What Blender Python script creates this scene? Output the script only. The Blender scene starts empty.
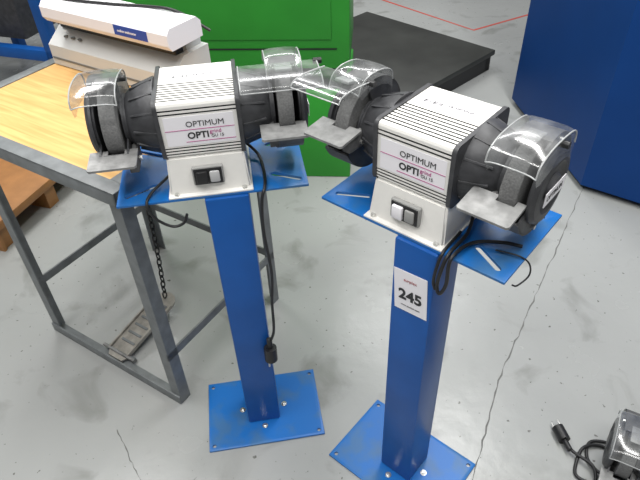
import bpy, bmesh, math, random
from mathutils import Vector, Matrix
random.seed(4)
sc=bpy.context.scene
try: sc.view_settings.view_transform='Standard'
except Exception: pass
# ---------------- materials ----------------
def mat(name,col,rough=.5,metal=0,noise=0,nscale=20,col2=None,bump=0,alpha=1,spec=.5,coat=0,p0=.25,p1=.75):
    m=bpy.data.materials.new(name); m.use_nodes=True; nt=m.node_tree; b=nt.nodes['Principled BSDF']
    b.inputs['Base Color'].default_value=(*col,1); b.inputs['Roughness'].default_value=rough; b.inputs['Metallic'].default_value=metal
    b.inputs['Specular IOR Level'].default_value=spec
    if coat: b.inputs['Coat Weight'].default_value=coat; b.inputs['Coat Roughness'].default_value=.15
    if noise:
        tc=nt.nodes.new('ShaderNodeTexCoord'); n=nt.nodes.new('ShaderNodeTexNoise'); n.inputs['Scale'].default_value=nscale; n.inputs['Detail'].default_value=6
        r=nt.nodes.new('ShaderNodeValToRGB'); r.color_ramp.elements[0].position=p0; r.color_ramp.elements[1].position=p1
        c2=col2 or tuple(c*(1-noise) for c in col)
        r.color_ramp.elements[0].color=(*c2,1); r.color_ramp.elements[1].color=(*col,1)
        nt.links.new(tc.outputs['Object'],n.inputs['Vector']); nt.links.new(n.outputs['Fac'],r.inputs['Fac']); nt.links.new(r.outputs['Color'],b.inputs['Base Color'])
        if bump:
            bp=nt.nodes.new('ShaderNodeBump'); bp.inputs['Strength'].default_value=bump; bp.inputs['Distance'].default_value=.002
            nt.links.new(n.outputs['Fac'],bp.inputs['Height']); nt.links.new(bp.outputs[0],b.inputs['Normal'])
    return m
BLUE=mat('blue_paint',(.006,.095,.38),.36,noise=.25,nscale=9,spec=.35)
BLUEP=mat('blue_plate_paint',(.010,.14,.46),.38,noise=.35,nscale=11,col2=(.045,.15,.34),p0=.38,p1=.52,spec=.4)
BLUED=mat('blue_cabinet_paint',(.003,.045,.20),.5,noise=.2,nscale=3,spec=.2)
WHITE=mat('white_enamel',(.82,.805,.765),.33,noise=.08,nscale=30)
LABEL=mat('label_white',(.86,.84,.87),.4)
BLACK=mat('black_plastic',(.012,.012,.013),.45)
DARK=mat('dark_cast',(.060,.061,.066),.5,noise=.55,nscale=45,bump=.3)
DARK2=mat('dusty_cast',(.12,.12,.122),.6,noise=.5,nscale=60,bump=.4)
GROOVE=mat('groove_dark',(.02,.02,.022),.6)
WHEEL=mat('abrasive',(.20,.20,.198),.95,noise=.4,nscale=260,bump=.8)
STEEL=mat('dusty_steel',(.36,.36,.355),.5,metal=.35,noise=.5,nscale=50)
BOLT=mat('zinc',(.6,.6,.58),.3,metal=.9)
GREY=mat('grey_frame_paint',(.20,.215,.22),.42,noise=.4,nscale=25)
TEXTK=mat('ink_black',(.02,.02,.022),.5)
TEXTP=mat('ink_purple',(.42,.04,.22),.5)
TEXTR=mat('ink_red',(.35,.05,.06),.5)
LBLUE=mat('label_blue',(.01,.06,.35),.4)
GREEN=mat('green_paint',(.035,.32,.035),.42,noise=.2,nscale=5,spec=.3)
SLATE=mat('black_steel_deck',(.04,.042,.038),.5,noise=.55,nscale=5)
SEAL=mat('sealer_grey',(.60,.61,.60),.4,noise=.08,nscale=12)
SWG=mat('switch_grey',(.30,.30,.29),.5); SWB=mat('switch_button_grey',(.5,.5,.5),.4); CEG=mat('ce_grey',(.5,.5,.5),.5)
def wood():
    m=bpy.data.materials.new('plywood'); m.use_nodes=True; nt=m.node_tree; b=nt.nodes['Principled BSDF']
    tc=nt.nodes.new('ShaderNodeTexCoord'); mp=nt.nodes.new('ShaderNodeMapping'); mp.inputs['Scale'].default_value=(3,40,3)
    n=nt.nodes.new('ShaderNodeTexNoise'); n.inputs['Scale'].default_value=1.6; n.inputs['Detail'].default_value=7; n.inputs['Distortion'].default_value=.8
    r=nt.nodes.new('ShaderNodeValToRGB'); r.color_ramp.elements[0].position=.3; r.color_ramp.elements[1].position=.7
    r.color_ramp.elements[0].color=(.54,.30,.10,1); r.color_ramp.elements[1].color=(.74,.46,.18,1)
    nt.links.new(tc.outputs['Object'],mp.inputs[0]); nt.links.new(mp.outputs[0],n.inputs['Vector']); nt.links.new(n.outputs['Fac'],r.inputs[0]); nt.links.new(r.outputs[0],b.inputs['Base Color'])
    b.inputs['Roughness'].default_value=.5; b.inputs['Specular IOR Level'].default_value=.3; return m
WOOD=wood()
WOODB=mat('brown_board',(.42,.19,.06),.5,noise=.35,nscale=12)
def clear():
    m=bpy.data.materials.new('scratched_clear_plastic'); m.use_nodes=True; nt=m.node_tree; nt.nodes.clear()
    o=nt.nodes.new('ShaderNodeOutputMaterial'); t=nt.nodes.new('ShaderNodeBsdfTransparent'); t.inputs[0].default_value=(.93,.94,.94,1)
    g=nt.nodes.new('ShaderNodeBsdfGlossy'); g.inputs['Roughness'].default_value=.16; d=nt.nodes.new('ShaderNodeBsdfDiffuse'); d.inputs[0].default_value=(.55,.56,.56,1)
    m1=nt.nodes.new('ShaderNodeMixShader'); m2=nt.nodes.new('ShaderNodeMixShader'); f=nt.nodes.new('ShaderNodeLayerWeight'); f.inputs['Blend'].default_value=.3
    fr=nt.nodes.new('ShaderNodeMapRange'); fr.inputs['To Min'].default_value=.06; fr.inputs['To Max'].default_value=.42; nt.links.new(f.outputs['Facing'],fr.inputs['Value'])
    n=nt.nodes.new('ShaderNodeTexNoise'); n.inputs['Scale'].default_value=22; n.inputs['Detail'].default_value=5; tc=nt.nodes.new('ShaderNodeTexCoord')
    mr=nt.nodes.new('ShaderNodeMapRange'); mr.inputs['From Min'].default_value=.4; mr.inputs['From Max'].default_value=.7; mr.inputs['To Min'].default_value=.07; mr.inputs['To Max'].default_value=.28
    nt.links.new(tc.outputs['Object'],n.inputs['Vector']); nt.links.new(n.outputs['Fac'],mr.inputs['Value']); nt.links.new(mr.outputs[0],m1.inputs[0])
    nt.links.new(t.outputs[0],m1.inputs[1]); nt.links.new(d.outputs[0],m1.inputs[2]); nt.links.new(fr.outputs[0],m2.inputs[0]); nt.links.new(m1.outputs[0],m2.inputs[1]); nt.links.new(g.outputs[0],m2.inputs[2]); nt.links.new(m2.outputs[0],o.inputs[0])
    return m
CLEAR=clear()
FROST=mat('shield_rim_plastic',(.36,.37,.37),.3)
def floormat():
    m=bpy.data.materials.new('grey_epoxy_floor'); m.use_nodes=True; nt=m.node_tree; b=nt.nodes['Principled BSDF']; L=nt.links.new
    tc=nt.nodes.new('ShaderNodeTexCoord')
    def N(s,d=6,dist=0): n=nt.nodes.new('ShaderNodeTexNoise'); n.inputs['Scale'].default_value=s; n.inputs['Detail'].default_value=d; n.inputs['Distortion'].default_value=dist; L(tc.outputs['Object'],n.inputs['Vector']); return n
    def R(src,p0,c0,p1,c1):
        r=nt.nodes.new('ShaderNodeValToRGB'); e=r.color_ramp.elements; e[0].position=p0; e[1].position=p1; e[0].color=(*c0,1); e[1].color=(*c1,1); L(src,r.inputs[0]); return r
    base=R(N(1.3).outputs['Fac'],.3,(.315,.322,.315),.7,(.375,.385,.375))
    st=R(N(5,9,.6).outputs['Fac'],.30,(.72,.72,.70),.44,(1,1,1))
    sp=R(N(55,3).outputs['Fac'],.27,(.38,.37,.35),.31,(1,1,1))
    def mul(a,c):
        x=nt.nodes.new('ShaderNodeMix'); x.data_type='RGBA'; x.blend_type='MULTIPLY'; x.inputs['Factor'].default_value=1; L(a,x.inputs['A']); L(c,x.inputs['B']); return x.outputs['Result']
    L(mul(mul(base.outputs[0],st.outputs[0]),sp.outputs[0]),b.inputs['Base Color'])
    rr=nt.nodes.new('ShaderNodeMapRange'); rr.inputs['To Min'].default_value=.15; rr.inputs['To Max'].default_value=.34; L(N(4).outputs['Fac'],rr.inputs['Value']); L(rr.outputs[0],b.inputs['Roughness'])
    bp=nt.nodes.new('ShaderNodeBump'); bp.inputs['Strength'].default_value=.15; bp.inputs['Distance'].default_value=.01; L(N(14).outputs['Fac'],bp.inputs['Height']); L(bp.outputs[0],b.inputs['Normal'])
    return m
FLOOR=floormat()
# ---------------- helpers ----------------
def group(name,loc=(0,0,0),rz=0):
    e=bpy.data.objects.new(name,None); e.empty_display_size=.1; e.location=loc; e.rotation_euler=(0,0,rz); sc.collection.objects.link(e); return e
def obj(name,bm,m,par=None,smooth=False):
    me=bpy.data.meshes.new(name); bmesh.ops.recalc_face_normals(bm,faces=bm.faces); bm.to_mesh(me); bm.free()
    for x in (m if isinstance(m,(list,tuple)) else [m]): me.materials.append(x)
    o=bpy.data.objects.new(name,me); sc.collection.objects.link(o)
    if smooth:
        for p in me.polygons: p.use_smooth=True
        try: me.set_sharp_from_angle(angle=math.radians(40))
        except Exception: pass
    if par: o.parent=par
    return o
def box(name,par,lo,hi,m,bev=0,rot=None,seg=2):
    bm=bmesh.new(); c=Vector([(a+b)/2 for a,b in zip(lo,hi)]); s=[abs(b-a) for a,b in zip(lo,hi)]
    bmesh.ops.create_cube(bm,size=1); bmesh.ops.scale(bm,vec=s,verts=bm.verts)
    if bev: bmesh.ops.bevel(bm,geom=bm.edges[:],offset=bev,segments=seg,affect='EDGES',profile=.5)
    if rot is not None: bmesh.ops.rotate(bm,cent=(0,0,0),matrix=rot,verts=bm.verts)
    bmesh.ops.translate(bm,vec=c,verts=bm.verts)
    return obj(name,bm,m,par,smooth=bool(bev))
def extr(name,par,poly,x0,x1,m,plane='yz',mats=None,smooth=False,bev=0):
    bm=bmesh.new()
    def P(a,b,t): return {'yz':(t,a,b),'xy':(a,b,t),'xz':(a,t,b)}[plane]
    A=[bm.verts.new(P(a,b,x0)) for a,b in poly]; B=[bm.verts.new(P(a,b,x1)) for a,b in poly]
    bm.faces.new(A); bm.faces.new(B[::-1]); n=len(poly)
    for i in range(n):
        f=bm.faces.new([A[i],A[(i+1)%n],B[(i+1)%n],B[i]])
        if mats: f.material_index=mats[i]
    if bev:
        es=[e for e in bm.edges if len(e.link_faces)==2 and e.calc_face_angle(0)>1.0]
        bmesh.ops.bevel(bm,geom=es,offset=bev,segments=2,affect='EDGES')
    return obj(name,bm,m,par,smooth)
def lathe(name,par,prof,c,m,axis='x',seg=48,smooth=True):
    bm=bmesh.new(); rings=[]
    for t,r in prof:
        ring=[]
        for i in range(seg):
            a=2*math.pi*i/seg; u,v=r*math.cos(a),r*math.sin(a)
            p={'x':(c[0]+t,c[1]+u,c[2]+v),'y':(c[0]+u,c[1]+t,c[2]+v),'z':(c[0]+u,c[1]+v,c[2]+t)}[axis]
            ring.append(bm.verts.new(p))
        rings.append(ring)
    for a,b in zip(rings,rings[1:]):
        for i in range(seg): bm.faces.new([a[i],a[(i+1)%seg],b[(i+1)%seg],b[i]])
    bm.faces.new(rings[0]); bm.faces.new(rings[-1][::-1])
    return obj(name,bm,m,par,smooth)
def cr(pts,n=8):
    P=[Vector(p) for p in pts]; P=[P[0]*2-P[1]]+P+[P[-1]*2-P[-2]]; out=[]
    for i in range(1,len(P)-2):
        for k in range(n):
            t=k/n; a,b,c,d=P[i-1:i+3]
            out.append(.5*((2*b)+(c-a)*t+(2*a-5*b+4*c-d)*t*t+(3*b-a-3*c+d)*t**3))
    out.append(P[-2]); return out
def tube(name,par,pts,r,m,n=8,seg=10,smooth=True,closed=False):
    Q=cr(pts,n) if n>1 else [Vector(p) for p in pts]
    bm=bmesh.new(); rings=[]; N=len(Q); up=None
    for i,q in enumerate(Q):
        if closed: t=(Q[(i+1)%N]-Q[i-1]).normalized()
        else: t=(Q[min(i+1,N-1)]-Q[max(i-1,0)]).normalized()
        if up is None: up=t.orthogonal().normalized()
        up=(up-t*up.dot(t)); up=up.normalized() if up.length>1e-6 else t.orthogonal().normalized(); s=t.cross(up)
        rings.append([bm.verts.new(q+r*(math.cos(2*math.pi*k/seg)*up+math.sin(2*math.pi*k/seg)*s)) for k in range(seg)])
    pr=list(zip(rings,rings[1:]))+([(rings[-1],rings[0])] if closed else [])
    for a,b in pr:
        for k in range(seg): bm.faces.new([a[k],a[(k+1)%seg],b[(k+1)%seg],b[k]])
    if not closed: bm.faces.new(rings[0]); bm.faces.new(rings[-1][::-1])
    return obj(name,bm,m,par,smooth)
def bar(name,par,a,b,w,h,m,up=(0,0,1)):
    a,b=Vector(a),Vector(b); t=(b-a); L=t.length; t.normalize(); u=Vector(up); s=t.cross(u).normalized(); u=s.cross(t)
    bm=bmesh.new(); bmesh.ops.create_cube(bm,size=1); bmesh.ops.scale(bm,vec=(L,w,h),verts=bm.verts)
    M=Matrix((t,s,u)).transposed().to_4x4(); M.translation=(a+b)/2
    bmesh.ops.bevel(bm,geom=bm.edges[:],offset=min(w,h)*.08,segments=1,affect='EDGES')
    bmesh.ops.transform(bm,matrix=M,verts=bm.verts); return obj(name,bm,m,par)
def text(name,par,body,size,org,xd,yd,m,bold=0,align='LEFT'):
    c=bpy.data.curves.new(name,'FONT'); c.body=body; c.size=size; c.extrude=.0002; c.offset=bold; c.align_x=align; c.resolution_u=3
    o=bpy.data.objects.new(name+'_tmp',c); sc.collection.objects.link(o); bpy.context.view_layer.update()
    me=bpy.data.meshes.new_from_object(o.evaluated_get(bpy.context.evaluated_depsgraph_get())); bpy.data.objects.remove(o)
    x=Vector(xd).normalized(); y=Vector(yd).normalized(); z=x.cross(y); M=Matrix((x,y,z)).transposed().to_4x4(); M.translation=Vector(org)+z*.0006
    me.transform(M); me.materials.clear(); me.materials.append(m); ob=bpy.data.objects.new(name,me); sc.collection.objects.link(ob); ob.parent=par; return ob
def cut(o,cutters):
    for c in cutters:
        md=o.modifiers.new('b','BOOLEAN'); md.operation='DIFFERENCE'; md.object=c; md.solver='EXACT'
    bpy.context.view_layer.update()
    me=bpy.data.meshes.new_from_object(o.evaluated_get(bpy.context.evaluated_depsgraph_get()))
    o.modifiers.clear(); o.data=me
    for c in cutters: bpy.data.objects.remove(c)
def slot(cx,cy,L,w,ang,z0,z1,par):
    p=[]; n=8
    for i in range(n+1): a=-math.pi/2+math.pi*i/n; p.append((L/2+w/2*math.cos(a),w/2*math.sin(a)))
    for i in range(n+1): a=math.pi/2+math.pi*i/n; p.append((-L/2+w/2*math.cos(a),w/2*math.sin(a)))
    c,s=math.cos(ang),math.sin(ang)
    return extr('cut',par,[(cx+c*x-s*y,cy+s*x+c*y) for x,y in p],z0,z1,BLACK,'xy')
def bolt(par,x,y,z,r=.0055,m=BOLT):
    lathe('washer',par,[(0,r*1.5),(.0015,r*1.5)],(x,y,z),m,'z',20,False)
    lathe('bolt_head',par,[(0.0015,r),(.007,r),(.0075,r*.8)],(x,y,z),m,'z',6,False)
# ---------------- stand ----------------
def stand(name,x,y,rz,dx=0):
    g=group(name,(x,y,0),rz); H=.82
    b=box('base_plate',g,(-.1625,-.119,0),(.1667,.111,.006),BLUEP,.0012)
    cut(b,[slot(sx,sy,.0001,.011,0,-.01,.02,g) for sx in(-.148,.152) for sy in(-.104,.096)])
    c=.0457
    box('column',g,(-c+dx,-.047,.006),(c+dx,.049,H-.006),BLUE,.005)
    for sx in(-.062,.062): bolt(g,sx+dx,0,.006)
    for sy in(-.064,.064): bolt(g,0,sy,.006)
    t=box('top_plate',g,(-.2214,-.0392,H-.006),(.1706+dx,.1946,H),BLUEP,.0012)
    cs=[slot(-.175,.005,.06,.012,.5,H-.02,H+.02,g),slot(-.165,.15,.06,.012,-.5,H-.02,H+.02,g),slot(.127,.0,.06,.012,-.5,H-.02,H+.02,g),slot(.125,.15,.06,.012,.5,H-.02,H+.02,g)]
    cut(t,cs)
    return g
# ---------------- grinder ----------------
CX=-.0299; WY=.071; WZ=.134
def arc(r,a0,a1,n,cy=WY,cz=WZ):
    return [(cy-r*math.cos(math.radians(a0+(a1-a0)*i/n)),cz+r*math.sin(math.radians(a0+(a1-a0)*i/n))) for i in range(n+1)]
def sheet(g,xa,xb,prof,skirt,bulge,T):
    prof=[(WY+a,WZ+b) for a,b in prof]
    prof=[(p.x,p.y) for p in cr([(a,b,0) for a,b in prof],4)]
    bm=bmesh.new(); NX=10; rows=[]
    for i,(a,b) in enumerate(prof):
        rows.append([bm.verts.new((xa+(xb-xa)*j/NX,a,b-abs(2*j/NX-1)**4*bulge)) for j in range(NX+1)])
    for p,q in zip(rows,rows[1:]):
        for j in range(NX): bm.faces.new([p[j],p[j+1],q[j+1],q[j]])
    n=len(prof)
    for j in (0,NX):
        low=[]
        for i in range(n):
            t=i/(n-1); v=rows[i][j].co; low.append(bm.verts.new((v.x,v.y+(.012*t if t>.6 else 0),v.z-skirt*(1-.55*max(0,(t-.75)/.25)))))
        for i in range(n-1): bm.faces.new([rows[i][j],rows[i+1][j],low[i+1],low[i]])
    rim=[[tuple(v.co) for v in rows[-1]],[tuple(rw[0].co) for rw in rows],[tuple(rw[NX].co) for rw in rows]]
    T(obj('eye_shield',bm,CLEAR,g,True))
    for q in rim: T(tube('shield_rim',g,q,.0013,FROST,n=1,seg=6))
def grinder(name,loc,rz,cfg,light_rocker=False):
    g=group(name,loc,rz)
    yf,yb=-.028,.150
    bm=bmesh.new(); x0,x1=CX-.083,CX+.083; X0,X1=CX-.076,CX+.076
    V=[bm.verts.new(p) for p in [(x0,yf,0),(x1,yf,0),(x1,yb,0),(x0,yb,0),(X0,-.018,.084),(X1,-.018,.084),(X1,yb-.01,.084),(X0,yb-.01,.084)]]
    for f in [(0,1,2,3),(4,5,6,7),(0,1,5,4),(1,2,6,5),(2,3,7,6),(3,0,4,7)]: bm.faces.new([V[i] for i in f])
    bmesh.ops.recalc_face_normals(bm,faces=bm.faces); bmesh.ops.bevel(bm,geom=bm.edges[:],offset=.004,segments=3,affect='EDGES')
    obj('pedestal',bm,WHITE,g,True)
    box('pedestal_flange',g,(x0-.003,yf-.011,0),(x1+.003,yb+.004,.004),WHITE,.001)
    for sx in(x0+.014,x1-.014): lathe('foot_bolt',g,[(0,.005),(.005,.005)],(sx,yf-.003,.004),BOLT,'z',6,False)
    zb,zt=.0816,.1992; y0,y1=-.0177,.1603
    poly=[];mt=[]
    def add(p,mi=0): poly.append(p); mt.append(mi)
    add((y1-.01,zb)); add((y0+.008,zb)); add((y0,zb+.006))
    z=zb+.006
    for k in range(3):
        add((y0,z+.003),1); add((y0+.004,z+.003),1); add((y0+.004,z+.0055),1); add((y0,z+.0055),0); z+=.0065
    z=zt-.024
    for k in range(2):
        add((y0,z),1); add((y0+.005,z),1); add((y0+.005,z+.003),1); add((y0,z+.003),0); z+=.008
    add((y0,zt-.007)); add((y0+.002,zt-.002)); add((y0+.007,zt))
    y=y0+.011
    for k in range(8):
        add((y,zt),1); add((y,zt-.006),1); add((y+.004,zt-.006),1); add((y+.004,zt),0); y+=.0100
    add((y1-.012,zt)); add((y1-.004,zt-.003)); add((y1,zt-.01)); add((y1,zb+.01))
    extr('motor_housing',g,poly,CX-.073,CX+.073,[WHITE,GROOVE],'yz',mt)
    def rr(a0,b0,a1,b1,r,n=5):
        o=[]
        for (cx,cy,s) in [(a1-r,b1-r,0),(a0+r,b1-r,90),(a0+r,b0+r,180),(a1-r,b0+r,270)]:
            for i in range(n+1): a=math.radians(s+90*i/n); o.append((cx+r*math.cos(a),cy+r*math.sin(a)))
        return o
    for s in(-1,1):
        c_=cfg[0 if s<0 else 1]
        extr('end_plate',g,rr(y0-.003,zb-.003,y1+.003,zt+.003,.014),CX+s*.073,CX+s*.081,DARK,'yz',smooth=True,bev=.0015)
        lathe('end_bell',g,[(s*.081,.076),(s*.090,.075),(s*.104,.070),(s*.120,.062),(s*.134,.056),(s*.140,.050),(s*.146,.05)],(CX,WY,WZ),DARK,'x',40)
        for k in range(12):
            a=2*math.pi*k/12; bar('bell_rib',g,(CX+s*.082,WY+.073*math.cos(a),WZ+.073*math.sin(a)),(CX+s*.128,WY+.058*math.cos(a),WZ+.058*math.sin(a)),.004,.010,DARK,up=(0,math.cos(a),math.sin(a)))
        xi,xo=CX+s*.144,CX+s*.200; w0,w1=CX+s*.154,CX+s*.184
        lathe('grinding_wheel',g,[(w0,.02),(w0,.0735),(w0+s*.002,.075),(w1-s*.002,.075),(w1,.0735),(w1,.02)],(0,WY,WZ),WHEEL,'x',64)
        R=.090; r=.052
        def outline(R,r,a0,a1): return arc(R,a1,360+a0,40)+arc(r,a0,a1,12)
        extr('guard_inner_plate',g,outline(R,r,-22,78),xi,xi+s*.004,DARK,'yz',smooth=True)
        extr('guard_outer_plate',g,outline(R,.060,-22,66),xo-s*.004,xo,DARK,'yz',smooth=True,bev=.001)
        lathe('guard_cap',g,[(xo,.068),(xo+s*.005,.068),(xo+s*.012,.062),(xo+s*.014,.047),(xo+s*.010,.041),(xo+s*.010,.027),(xo+s*.017,.022),(xo+s*.017,.001)],(0,WY,WZ),DARK,'x',48)
        for a in(100,190,280): 
            aa=math.radians(a); lathe('cap_screw',g,[(xo,.0045),(xo+s*.005,.0045)],(0,WY-.080*math.cos(aa),WZ+.080*math.sin(aa)),BOLT,'x',8,False)
        band=arc(R+.001,78,338,40)+arc(R-.003,338,78,40)
        extr('guard_band',g,band,min(xi,xo),max(xi,xo),DARK2,'yz',smooth=True)
        if s>0:
            lx=xo+.0172
            box('cap_label',g,(lx-.0006,WY-.040,WZ-.016),(lx+.0008,WY+.036,WZ+.010),LABEL)
            text('cap_label_text',g,'OPTIMUM',.0135,(lx+.0003,WY-.034,WZ-.008),(0,1,0),(0,0,1),TEXTK,.0003)
        tube('dust_port',g,[(CX+s*.170,WY+.06,WZ-.045),(CX+s*.170,WY+.10,WZ-.075)],.020,DARK,n=1,seg=20)
        tl=c_['tilt']; piv=Vector((0,WY-.01,WZ+.088))
        def TT(deg):
            M=Matrix.Rotation(math.radians(deg),3,'X')
            def T(o):
                for v in o.data.vertices: v.co=M@(v.co-piv)+piv
            return T
        T=TT(tl)
        if c_['style']=='dome':
            xa,xb=sorted((CX+s*.136,CX+s*.216))
            sheet(g,xa,xb,[(.040,.074),(.036,.092),(.016,.103),(-.03,.106),(-.072,.102),(-.098,.090),(-.104,.072)],.046,.004,T)
            T(box('shield_bracket',g,(CX+s*.17-.014,WY-.05,WZ+.089),(CX+s*.17+.014,WY+.0,WZ+.0915),STEEL,.0008))
            T(tube('shield_knob',g,[(xb-.006,WY-.02,WZ+.092),(xb+.010,WY-.02,WZ+.092)],.006,BLACK,n=1,seg=12))
        else:
            xa,xb=sorted((CX+s*.138,CX+s*.206))
            sheet(g,xa,xb,[(.046,.078),(.040,.098),(.012,.110),(-.026,.112),(-.050,.102),(-.060,.084)],.030,.004,TT(0))
            xa,xb=sorted((CX+s*c_['x'][0],CX+s*c_['x'][1]))
            sheet(g,xa,xb,[(-.040,.098),(-.065,.096),(-.095,.092),(-.118,.086),(-.128,.079),(-.130,.072)],.008,.0,T)
            T(box('shield_bracket',g,(CX+s*.17-.016,WY-.07,WZ+.088),(CX+s*.17+.016,WY-.03,WZ+.094),FROST,.002))
            T(tube('shield_knob',g,[(xb-.006,WY-.045,WZ+.096),(xb+.010,WY-.045,WZ+.096)],.006,BLACK,n=1,seg=12))
        ra,rb=sorted((CX+s*.122,CX+s*.214)); ry0,ry1=WY-.126,WY-.079; rz0=WZ-.035+c_['rest']
        ra+=c_.get('rx',0); rb+=c_.get('rx',0)
        wa,wb=sorted((w0,w1))
        notch=[(ra,ry0+.004),(ra+.004,ry0),(rb-.004,ry0),(rb,ry0+.004),(rb,ry1+.014),(wb+.001,ry1+.014),(wb+.001,ry1),(wa-.001,ry1),(wa-.001,ry1+.014),(ra,ry1+.014)]
        rt=extr('tool_rest',g,notch,rz0+.001,rz0+.006,STEEL,'xy',bev=.001)
        rtilt=c_.get('rt',0)
        if rtilt:
            Mr=Matrix.Rotation(math.radians(rtilt),3,'X'); pr=Vector((0,ry1,rz0))
            for v in rt.data.vertices: v.co=Mr@(v.co-pr)+pr
        bx=CX+s*.139
        box('rest_arm',g,(bx-.009,ry0+.03,rz0-.03),(bx+.009,WY-.03,rz0-.001),DARK2,.002)
        box('rest_arm_plate',g,(bx-.004,WY-.085,rz0-.035),(bx+.004,WY-.01,rz0+.0),STEEL,.001)
        tube('rest_clamp_bolt',g,[(bx-.014,WY-.06,rz0-.018),(bx+.014,WY-.06,rz0-.018)],.006,BOLT,n=1,seg=6,smooth=False)
    c=CX+.000; yy=-.0245
    box('switch_frame',g,(c-.031,yy-.007,.022),(c+.031,yy+.004,.064),SWG,.003)
    box('switch_recess',g,(c-.028,yy-.009,.025),(c+.028,yy-.006,.061),BLACK,.001)
    box('switch_rocker',g,(c-.023,yy-.016,.029),(c-.001,yy-.008,.057),LABEL if light_rocker else BLACK,.002)
    box('switch_button',g,(c+.003,yy-.014,.030),(c+.023,yy-.008,.056),SWG if light_rocker else SWB,.003)
    fy=y0
    box('front_label',g,(CX-.066,fy-.0006,zb+.028),(CX+.066,fy+.001,zt-.028),LABEL)
    text('front_text',g,'OPTIMUM',.0165,(CX-.026,fy-.0006,zb+.067),(1,0,0),(0,0,1),TEXTK,0)
    box('front_stripe',g,(CX-.066,fy-.0012,zb+.0605),(CX+.066,fy-.0006,zb+.0615),TEXTP)
    text('front_text_b',g,'OPTI',.019,(CX-.026,fy-.0006,zb+.042),(1,0,0),(0,0,1),TEXTK,.0005)
    text('front_text_c',g,'grind',.011,(CX+.017,fy-.0006,zb+.050),(1,0,0),(0,0,1),TEXTP)
    text('front_text_d',g,'GU 15',.009,(CX+.019,fy-.0006,zb+.041),(1,0,0),(0,0,1),TEXTK)
    box('front_stripe_b',g,(CX-.03,fy-.0012,zb+.0345),(CX+.066,fy-.0006,zb+.0355),TEXTP)
    box('top_label',g,(CX-.062,.084,zt-.0005),(CX+.062,.144,zt+.0006),LABEL)
    for i in range(16):
        w=random.choice((.0006,.0012,.0018)); x=CX-.052+i*.0023
        box('barcode_line',g,(x,.090,zt+.0006),(x+w,.101,zt+.0009),TEXTK)
    lathe('ce_mark',g,[(0,.010),(.0003,.010)],(CX+.04,.125,zt+.0006),CEG,'z',20,False)
    text('top_text',g,'CE  OPTIMUM',.008,(CX-.005,.096,zt+.0006),(1,0,0),(0,1,0),TEXTK)
    text('top_text_b',g,'220 V  50 Hz  450 W',.006,(CX-.050,.122,zt+.0006),(1,0,0),(0,1,0),CEG)
    return g
def plug(par,p,d,m=BLACK):
    p=Vector(p); d=Vector(d).normalized()
    tube('plug_body',par,[p,p+d*.012,p+d*.03,p+d*.042],.0165,m,n=3,seg=16)
    tube('plug_strain_relief',par,[p-d*.03,p-d*.014,p+d*.004],.0075,m,n=2,seg=12)
    s=d.orthogonal().normalized()
    for k in(-1,1): tube('plug_pin',par,[p+d*.04+s*k*.0095,p+d*.060+s*k*.0095],.0024,BOLT,n=1,seg=8)
S1=(-.1919,1.0198,.128); S2=(.1976,.8373,-.7322)
s1=stand('grinder_stand',*S1); s2=stand('grinder_stand',*S2,dx=.008)
D0=dict(style='dome',tilt=0,rest=0)
g1=grinder('bench_grinder',(S1[0],S1[1],.82),S1[2],(dict(style='dome',tilt=-8,rest=-.004,rx=-.006,rt=4),dict(style='flat',tilt=-8,rest=.018,x=(.085,.235),rx=-.008)))
g2=grinder('bench_grinder',(S2[0],S2[1],.82),S2[2],(dict(style='flat',tilt=-12,rest=.046,x=(.125,.235),rx=-.004,rt=6),dict(style='dome',tilt=-3,rest=.024,rx=-.014,rt=8)),True)
tg=Matrix.Rotation(math.radians(-4),3,'Y')
box('number_tag',s2,(-.030,-.0485,.640),(.045,-.0475,.745),LABEL,rot=tg)
xd=tg@Vector((1,0,0)); zd=tg@Vector((0,0,1)); cc=Vector((.0075,-.0486,.6925))
text('tag_number',s2,'245',.036,cc+zd*-.020,xd,zd,TEXTK,.0012,'CENTER')
text('tag_header',s2,'surplex',.010,cc+zd*.028,xd,zd,TEXTR,0,'CENTER')
text('tag_footer',s2,'www.auction.com',.006,cc+zd*-.038,xd,zd,TEXTK,0,'CENTER')
tube('power_cable',g1,[(.045,.12,.03),(.075,.08,.012),(.082,.02,.008),(.080,-.035,.006),(.070,-.052,-.02),(.066,-.055,-.10),(.072,-.056,-.22),(.064,-.058,-.32),(.060,-.060,-.41),(.047,-.06,-.455)],.0035,BLACK)
plug(g1,(.045,-.06,-.475),(-.02,-.1,-1))
tube('cable_loop',g1,[(-.115,.02,.02),(-.150,-.02,.01),(-.160,-.045,.0),(-.150,-.052,-.03),(-.120,-.054,-.055),(-.095,-.054,-.05),(-.085,-.052,-.03)],.003,BLACK)
tube('power_cable',g2,[(.045,.10,.03),(.070,.03,.012),(.072,-.035,.008),(.070,-.054,-.015),(.066,-.058,-.06),(.074,-.06,-.075),(.082,-.055,-.05),(.080,-.045,.004),(.09,.01,.008),(.13,.04,.010),(.165,.05,.012)],.0035,BLACK)
tube('cable_loop',g2,[(.06,.02,.012),(.062,-.04,.008),(.060,-.056,-.02),(.058,-.058,-.055),(.064,-.06,-.07)],.003,BLACK)
tube('hook_wire',g2,[(.13,.02,.006),(.170,.03,.006),(.187,.04,-.01),(.190,.045,-.04),(.182,.02,-.05),(.176,.01,-.045)],.0016,BLACK)
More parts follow.
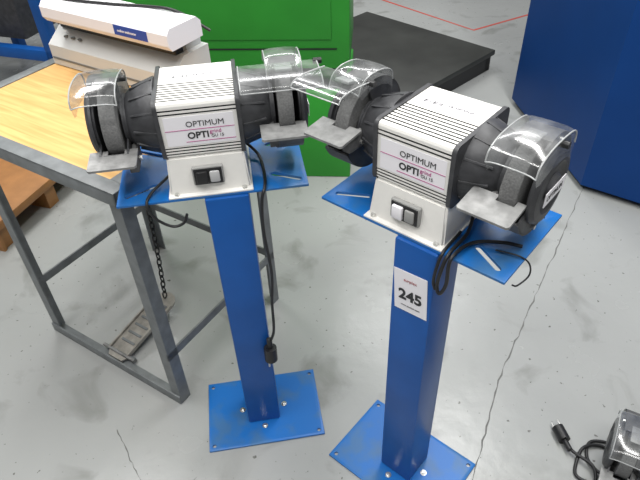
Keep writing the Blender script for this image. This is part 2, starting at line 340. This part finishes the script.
# third grinder on the floor
G3=(.885,.60,0); R3=-.55
g3=grinder('bench_grinder',G3,R3,(dict(style='dome',tilt=-4,rest=0),D0))
def w2l(p):
    dx,dy=p[0]-G3[0],p[1]-G3[1]; c,s=math.cos(R3),math.sin(R3); return (c*dx+s*dy,-s*dx+c*dy,p[2])
tube('power_cable',g3,[w2l(p) for p in [(.86,.76,.02),(.80,.84,.005),(.73,.86,.005),(.70,.81,.006),(.72,.76,.014),(.77,.78,.014),(.76,.84,.006),(.70,.84,.012),(.66,.79,.006),(.655,.76,.006),(.69,.74,.010),(.70,.78,.02),(.670,.82,.016),(.660,.835,.016)]],.0045,BLACK)
plug(g3,w2l((.653,.86,.018)),Vector(w2l((.64,.95,.018)))-Vector(w2l((.653,.86,.018))))
# ---------------- table ----------------
T=group('steel_work_table',(-.44,1.05,0),math.radians(-33.8)); HT=.80; a=.036
for i,(x,y) in enumerate([(0,0),(-.588,0),(0,.508),(-.588,.508)]):
    sx=-1 if x==0 else 1; sy=1 if y==0 else -1
    L=[(x,y),(x+sx*a,y),(x+sx*a,y+sy*.005),(x+sx*.005,y+sy*.005),(x+sx*.005,y+sy*a),(x,y+sy*a)]
    extr('leg_%d'%(i+1),T,L,0,HT-.03,GREY,'xy')
box('rail_front',T,(-.70,-.02,HT-.035),(.02,-.012,HT),GREY,.001); box('rail_back',T,(-.70,.522,HT-.035),(.02,.53,HT),GREY,.001)
box('rail_left',T,(-.70,-.02,HT-.035),(-.692,.53,HT),GREY,.001); box('rail_right',T,(.012,-.02,HT-.035),(.02,.53,HT),GREY,.001)
box('rim_front',T,(-.70,-.02,HT-.004),(.02,.018,HT+.002),GREY,.001); box('rim_back',T,(-.70,.495,HT-.004),(.02,.53,HT+.002),GREY,.001)
box('rim_left',T,(-.70,.018,HT-.004),(-.665,.495,HT+.002),GREY,.001); box('rim_right',T,(-.03,.018,HT-.004),(.02,.495,HT+.002),GREY,.001)
box('table_top',T,(-.664,.019,HT-.02),(-.031,.494,HT-.001),WOOD)
box('stretcher_floor_front',T,(-.588,-.006,.0),(0,.0,.035),GREY,.001); box('stretcher_floor_front_flange',T,(-.588,0,.0),(0,.03,.005),GREY,.001)
box('stretcher_side_a',T,(-.006,0,.20),(.0,.508,.228),GREY); box('stretcher_side_b',T,(-.588,0,.20),(-.582,.508,.228),GREY)
box('stretcher_back',T,(-.588,.5,.20),(0,.506,.228),GREY)
P=group('foot_pedal',(-.44,1.05,0),math.radians(-33.8))
pts=[]
for i in range(13): an=math.pi*i/12; pts.append((-.30+.042*math.cos(an),.245+.045*math.sin(an)))
pts+= [(-.342,.03),(-.33,.01),(-.27,.01),(-.258,.03)]
PED=mat('worn_pedal_metal',(.42,.40,.36),.5,metal=.3,noise=.5,nscale=30)
extr('pedal_plate',P,pts,0,.006,PED,'xy')
for i in range(6): box('pedal_tread',P,(-.328,.07+i*.032,.006),(-.272,.078+i*.032,.010),GREY,.001)
box('pedal_rim_a',P,(-.343,.03,.004),(-.338,.245,.016),PED); box('pedal_rim_b',P,(-.262,.03,.004),(-.257,.245,.016),PED)
for o in P.children:
    for v in o.data.vertices: v.co.z+= .012+ (v.co.y-.01)*.18
box('pedal_hinge',P,(-.36,.0302,.0),(-.24,.045,.016),GREY,.001)
tube('hinge_pin',P,[(-.37,.03,.022),(-.23,.03,.022)],.006,STEEL,n=1)
CH=group('pull_chain',(-.44,1.05,0),math.radians(-33.8))
z0,z1=.072,.778; nl=28
for k in range(nl):
    t=k/nl; cz=z0+(z1-z0)*(k+.5)/nl; cy=.262+.03*t; cx=-.30+.02*math.sin(t*3); h=(z1-z0)/nl*.64; w=.0075
    Q=[]
    for i in range(12):
        an=2*math.pi*i/12; u=w*math.cos(an); v=h*math.sin(an)
        Q.append((cx+(u if k%2 else 0),cy+(0 if k%2 else u),cz+v))
    tube('link',CH,Q,.0024,BLACK,n=1,seg=6,closed=True)
# ---------------- impulse sealer on table ----------------
Z=HT+.002
SE=group('impulse_heat_sealer',(-.44,1.05,Z),math.radians(-33.8))
extr('sealer_body',SE,[(.375,0),(.525,0),(.525,.10),(.43,.10),(.375,.06)],-.66,-.16,SEAL,'yz',bev=.004)
box('sealing_bar',SE,(-.64,.42,.10),(-.18,.45,.112),BLACK,.001)
box('sealer_groove',SE,(-.655,.3735,.018),(-.165,.376,.024),GREY)
for s in (-.62,-.19): box('arm_hinge',SE,(s-.012,.46,.09),(s+.012,.52,.155),SEAL,.004)
extr('sealer_arm',SE,[(.37,.138),(.36,.152),(.36,.180),(.372,.194),(.47,.194),(.485,.18),(.485,.14)],-.62,-.135,LABEL,'yz',bev=.003)
box('arm_strip',SE,(-.60,.385,.130),(-.15,.41,.139),BLACK,.001)
box('arm_label',SE,(-.325,.3592,.153),(-.205,.3605,.179),LBLUE)
text('arm_label_text',SE,'audion sealmaster',.0095,(-.312,.3592,.163),(1,0,0),(0,0,1),LABEL,.0002)
for i in range(3): lathe('panel_button',SE,[(0,.006),(.004,.006)],(-.60+i*.03,.40,.083),GREY,'z',12)
tube('sealer_cable',SE,[(-.64,.50,.03),(-.70,.45,.1),(-.64,.42,.199),(-.55,.40,.199),(-.4,.43,.198),(-.3,.46,.198),(-.2,.47,.197),(-.12,.50,.15)],.004,BLACK)
# ---------------- background ----------------
bm=bmesh.new(); bmesh.ops.create_grid(bm,x_segments=1,y_segments=1,size=7); bmesh.ops.translate(bm,vec=(0,3,0),verts=bm.verts); obj('floor',bm,FLOOR)
WALL=mat('wall_paint',(.40,.41,.40),.8,noise=.08,nscale=3)
box('wall_back',None,(-7,8.5,0),(7,8.6,4.5),WALL)
def ribbon(name,pts,w,m,z=.0008,j=0):
    bm=bmesh.new(); prev=None; Q=[Vector((x,y,z)) for x,y in pts]
    for i,q in enumerate(Q):
        t=(Q[min(i+1,len(Q)-1)]-Q[max(i-1,0)]).normalized(); s=Vector((-t.y,t.x,0)); ww=w*(1+random.uniform(-j,j))
        a_=bm.verts.new(q+s*ww/2); b_=bm.verts.new(q-s*ww/2)
        if prev: bm.faces.new([prev[0],prev[1],b_,a_])
        prev=(a_,b_)
    return obj(name,bm,m)
CRK=mat('crack_dark',(.14,.14,.135),.9)
def crack(pts,n=14):
    out=[]
    for (x0,y0),(x1,y1) in zip(pts,pts[1:]):
        for i in range(n): t=i/n; out.append((x0+(x1-x0)*t+random.uniform(-.003,.003),y0+(y1-y0)*t+random.uniform(-.003,.003)))
    out.append(pts[-1]); return out
ribbon('floor_crack',crack([(1.18,2.1),(.94,1.72),(.72,1.38),(.53,1.08),(.38,.77),(.30,.55)]),.0030,CRK,j=.8)
ribbon('floor_crack',crack([(-.62,.97),(-.56,.87),(-.50,.78)],8),.002,CRK,j=.8)
ribbon('floor_line_marking',[(.55,4.6),(1.1,3.9),(2.4,4.6)],.02,mat('red_line',(.5,.08,.06),.6))
ribbon('floor_line_marking',[(1.3,5.2),(2.0,4.25)],.05,mat('yellow_line',(.75,.55,.05),.6))
G=group('green_machine_cabinet',(.15,2.22,0),math.radians(-6))
box('lower_body',G,(-1.0,0,.0),(-.0,.45,.42),GREEN,.006)
box('recess_shadow_band',G,(-.98,.03,.42),(-.02,.42,.52),BLACK)  # recess core coloured black to stand for the shadow between the two bodies
box('upper_body',G,(-1.0,-.0,.52),(-.0,.45,1.5),GREEN,.006)
box('door_seam',G,(-.93,-.003,.60),(-.05,.001,.605),BLACK)
box('door_panel',G,(-.92,-.006,.64),(-.07,.001,1.45),GREEN,.004)
D=group('steel_deck_platform',(1.07,3.28,0),math.radians(43))
box('deck_plate',D,(-.9,.0,.09),(0,1.0,.12),SLATE,.004)
box('deck_frame_front',D,(-.88,.015,0),(-.02,.06,.09),BLACK); box('deck_frame_right',D,(-.065,.015,0),(-.015,.98,.09),BLACK); box('deck_frame_left',D,(-.88,.06,0),(-.83,.98,.09),BLACK)
B=group('blue_machine_cabinet')
extr('cabinet_body',B,[(1.06,2.85),(1.13,2.04),(1.75,1.55),(2.8,2.6),(2.2,3.8)],.03,2.0,BLUED,'xy'); extr('cabinet_plinth',B,[(1.09,2.84),(1.16,2.07),(1.75,1.60),(2.76,2.6),(2.2,3.76)],0,.03,BLACK,'xy')
W=group('wooden_pallet',(-1.55,2.22,0),math.radians(-20))
box('deck_boards',W,(-.4,-.3,.10),(.42,.35,.135),WOODB,.002)
for y in(-.28,0,.27): box('bearer',W,(-.38,y,0.0),(.40,y+.06,.10),WOODB)
box('side_board',W,(-.40,-.295,0),(.41,-.281,.10),WOODB)
F=group('blue_machine_frame',(-1.75,3.2,0),math.radians(-20))
for x in(-.5,.35):
    for y in(0,.6): box('post',F,(x,y,0),(x+.06,y+.06,1.1),BLUE,.003)
for z in(.25,.95):
    box('beam',F,(-.5,0,z),(.41,.05,z+.06),BLUE,.003); box('beam',F,(-.5,.6,z),(.41,.65,z+.06),BLUE,.003)
    box('beam',F,(.36,0,z),(.41,.66,z+.06),BLUE,.003)
bar('brace',F,(-.47,.03,.25),(.38,.03,.95),.04,.04,BLUE)
box('gearbox',F,(-.3,.1,.31),(.15,.5,.75),DARK,.02)
# ---------------- lights ----------------
def area(loc,sx,sy,e,col=(1,1,1)):
    l=bpy.data.lights.new('ceiling_light','AREA'); l.shape='RECTANGLE'; l.size=sx; l.size_y=sy; l.energy=e; l.color=col
    o=bpy.data.objects.new('ceiling_light',l); o.location=loc; sc.collection.objects.link(o)
area((-1.3,1.6,3.4),.3,3.0,95,(1,.99,.97)); area((1.0,1.6,3.4),.3,3.0,95,(1,.99,.97)); area((-.2,-.5,3.3),2.4,.4,58,(1,.99,.97)); area((0,4.6,3.6),4,.4,80)
w=bpy.data.worlds.new('w'); sc.world=w; w.use_nodes=True; w.node_tree.nodes['Background'].inputs[0].default_value=(.95,.97,1,1); w.node_tree.nodes['Background'].inputs[1].default_value=.24
# ---------------- camera ----------------
pitch,roll=.7038,-.0457
fw=Vector((0,math.cos(pitch),-math.sin(pitch))); up=Vector((0,math.sin(pitch),math.cos(pitch))); r=Vector((1,0,0))
r2=math.cos(roll)*r+math.sin(roll)*up; u2=-math.sin(roll)*r+math.cos(roll)*up
cd=bpy.data.cameras.new('camera'); cd.lens=585.9/640*36; cd.sensor_width=36; cd.clip_start=.02
co=bpy.data.objects.new('camera',cd); M=Matrix((r2,u2,-fw)).transposed().to_4x4(); M.translation=(0,0,1.5169); co.matrix_world=M
sc.collection.objects.link(co); sc.camera=co
